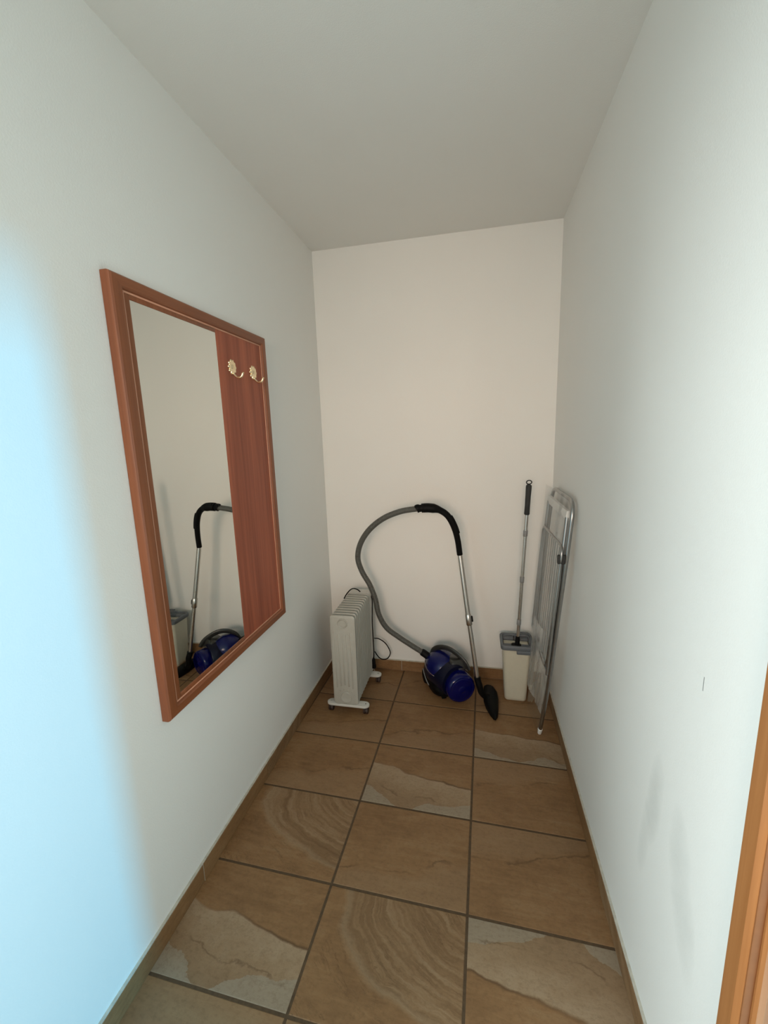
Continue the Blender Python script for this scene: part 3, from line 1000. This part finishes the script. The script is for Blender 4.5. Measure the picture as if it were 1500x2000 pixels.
# wire bail folded along the right rim
bm = tube(spline([(BX + 0.078, BY - 0.060, ZT + 0.008), (BX + 0.084, BY - 0.050, ZT + 0.002), (BX + 0.0855, BY, ZT + 0.008), (BX + 0.084, BY + 0.050, ZT + 0.016), (BX + 0.070, BY + 0.078, ZT + 0.020), (BX + 0.03, BY + 0.080, ZT + 0.021)], 7), 0.0045, 10)
obj('bail_handle', bm, 'slate', bk, smooth=60)

mop = thing('flat_mop', 'steel-handled flat mop with dark grip standing in the cream bucket', 'mop', (0.674, 0.128, 0.2))
MB_, MTp = Vector((0.6735, 0.130, 0.338)), Vector((0.7065, 0.106, 1.224))
MD = (MTp - MB_).normalized()
ML = (MTp - MB_).length
obj('pole', tube([MB_, MB_ + MD * (ML * 0.5), MB_ + MD * (ML - 0.03)], 0.0090, 18), 'steel', mop, smooth=60)
gl = 0.155
obj('grip', lathe([(0, 0.0108), (0.004, 0.0135), (0.05, 0.0130), (0.10, 0.0135), (gl - 0.012, 0.0145), (gl - 0.004, 0.0135), (gl, 0.009)], MB_ + MD * (ML - gl - 0.008), MD, 20), 'grip', mop, smooth=45)
rc = MB_ + MD * (ML + 0.004)
n1 = Vector((0, 0.93, 0.36)).normalized()
e_a = Vector((1, 0, 0)); e_b = n1.cross(e_a).normalized()
obj('hanging_ring', tube([rc + e_a * (0.0125 * math.cos(2 * math.pi * k / 24)) + e_b * (0.0105 * math.sin(2 * math.pi * k / 24)) for k in range(24)], 0.0028, 10, closed=True), 'grip', mop, smooth=60)
for f in (0.145, 0.42, 0.705):
    c0 = MB_ + MD * (ML * f)
    obj('sleeve', lathe([(-0.016, 0.0098), (-0.014, 0.0112), (0.014, 0.0112), (0.016, 0.0098)], c0, MD, 18), 'joint', mop, smooth=45)
bm = lathe([(-0.012, 0.008), (-0.01, 0.0125), (0.03, 0.0125), (0.045, 0.010)], MB_, MD, 18)
obj('socket', bm, 'black', mop, smooth=45)
bm = bmesh.new()
loft(bm, [[(0.668 + px, 0.133 + py, z) for px, py in rrect(w, d, 0.008, 3)] for z, w, d in ((0.326, 0.052, 0.030), (0.331, 0.052, 0.030), (0.336, 0.042, 0.022))])
obj('mop_plate', bm, 'black', mop)

# ------------------------------------------------------------------ folded clothes airer leaning on the right wall
rk = thing('drying_rack', 'folded aluminium drying rack in clear plastic film leaning on the right wall', 'drying rack', (0.765, 0.02, 0))


def lean(y, z, off=0.0):
    return Vector((0.7635 + 0.0610 * z - off, y, z))


def rounded(pts, rad, n=6):
    out = [Vector(pts[0])]
    for a, b, c in zip(pts, pts[1:], pts[2:]):
        a, b, c = Vector(a), Vector(b), Vector(c)
        d1, d2 = (a - b).normalized(), (c - b).normalized()
        p0, p1 = b + d1 * rad, b + d2 * rad
        for k in range(n + 1):
            t = k / n
            out.append(p0 * (1 - t) ** 2 + b * 2 * t * (1 - t) + p1 * t * t)
    out.append(Vector(pts[-1]))
    return out


# outer legs: U of tube with its bend at the top
u1 = rounded([lean(-0.135, 0.012), lean(-0.205, 0.285), lean(-0.272, 0.90), lean(-0.292, 1.192), lean(0.195, 1.192), lean(0.225, 0.90), lean(0.24, 0.012)], 0.085)
obj('outer_leg_frame', tube(u1, 0.0092, 14), 'alu', rk, smooth=60)
# second frame of tube, folded against the first, closed by a bend at its foot
u2 = rounded([lean(-0.255, 1.120, 0.012), lean(-0.262, 0.85, 0.016), lean(-0.225, 0.405, 0.020), lean(0.205, 0.405, 0.020), lean(0.215, 0.85, 0.016), lean(0.195, 1.120, 0.012)], 0.06)
obj('inner_leg_frame', tube(u2, 0.0088, 14), 'alu', rk, smooth=60)
bm = bmesh.new()
a, b = lean(-0.262, 1.128, 0.010), lean(0.200, 1.128, 0.010)
loft(bm, [[(a.x + h * 1.0, y, a.z + zz) for h, zz in ((-0.006, -0.020), (0.006, -0.022), (0.008, 0.0), (0.006, 0.022), (-0.006, 0.020), (-0.009, 0.0))] for y in (a.y, b.y)])
obj('top_bar', bm, 'white_pl', rk, smooth=50)
# drying wing: round-cornered wire frame with its rungs
OFF = 0.024
w1 = rounded([lean(-0.262, 0.40, OFF), lean(-0.290, 1.000, OFF), lean(0.215, 0.985, OFF), lean(0.235, 0.40, OFF)], 0.045)
wing = obj('wing_frame', tube(w1, 0.0062, 12), 'alu', rk, smooth=60)
obj('wing_foot_bar', tube([lean(-0.262, 0.40, OFF), lean(0.235, 0.40, OFF)], 0.0058, 12), 'alu', wing, smooth=60)
for k in range(10):
    y = -0.235 + 0.0475 * k
    obj('rung', tube([lean(y * 0.965, 0.405, OFF), lean(y, 0.988, OFF)], 0.0015, 8), 'wire', wing, smooth=60)
for y, z in ((-0.283, 0.945),):
    c = lean(y, z, 0.022)
    bm = bmesh.new()
    add_box(bm, c.x - 0.016, c.x + 0.016, c.y - 0.010, c.y + 0.010, c.z - 0.020, c.z + 0.020, bev=0.005)
    obj('hinge_block', bm, 'grip', rk)
obj('foot_cap', lathe([(-0.012, 0.0), (-0.0105, 0.009), (0.020, 0.0115), (0.022, 0.0094)], lean(-0.135, 0.012), lean(-0.205, 0.285) - lean(-0.135, 0.012), 14), 'white_pl', rk)
obj('foot_cap', lathe([(-0.012, 0.0), (-0.0105, 0.009), (0.020, 0.0115), (0.022, 0.0094)], lean(0.24, 0.012), Vector((0.05, -0.01, 0.9)), 14), 'white_pl', rk)


# thin plastic film wrapped round the lower half, creased lengthwise
def film(name, ya, yb, zs, off, amp, mat, seed):
    rnd = random.Random(seed)
    ph = [rnd.uniform(0, 6.28) for _ in range(8)]
    bm = bmesh.new()
    nu = 34
    rows = []
    for z in zs:
        row = []
        for k in range(nu + 1):
            t = k / nu
            y = ya(z) + (yb(z) - ya(z)) * t
            w = sum(math.sin(t * (7 + 5 * q) + ph[q] + z * (2 + q)) * amp / (1 + 0.5 * q) for q in range(6))
            row.append(bm.verts.new(lean(y, z, off[0] + (off[1] - off[0]) * t + w * math.sin(math.pi * min(1, max(0, t)) ** 0.9 + 0.15))))
        rows.append(row)
    for r0, r1 in zip(rows, rows[1:]):
        for k in range(nu):
            bm.faces.new((r0[k], r0[k + 1], r1[k + 1], r1[k]))
    return obj(name, bm, mat, rk, smooth=80)


def near_edge(z):
    return -0.135 - 0.25 * z if z < 0.285 else -0.206 - 0.105 * (z - 0.285)


zs = [0.130 + 0.025 * k for k in range(17)]
film('creased_wrap', near_edge, lambda z: 0.080, zs, (0.012, 0.046), 0.004, 'film_hazy', 3)
zs = [0.006 + 0.03 * k for k in range(41)]
film('clear_wrap', near_edge, lambda z: 0.075 if z < 0.37 else 0.20, zs, (0.010, 0.036), 0.003, 'film', 5)
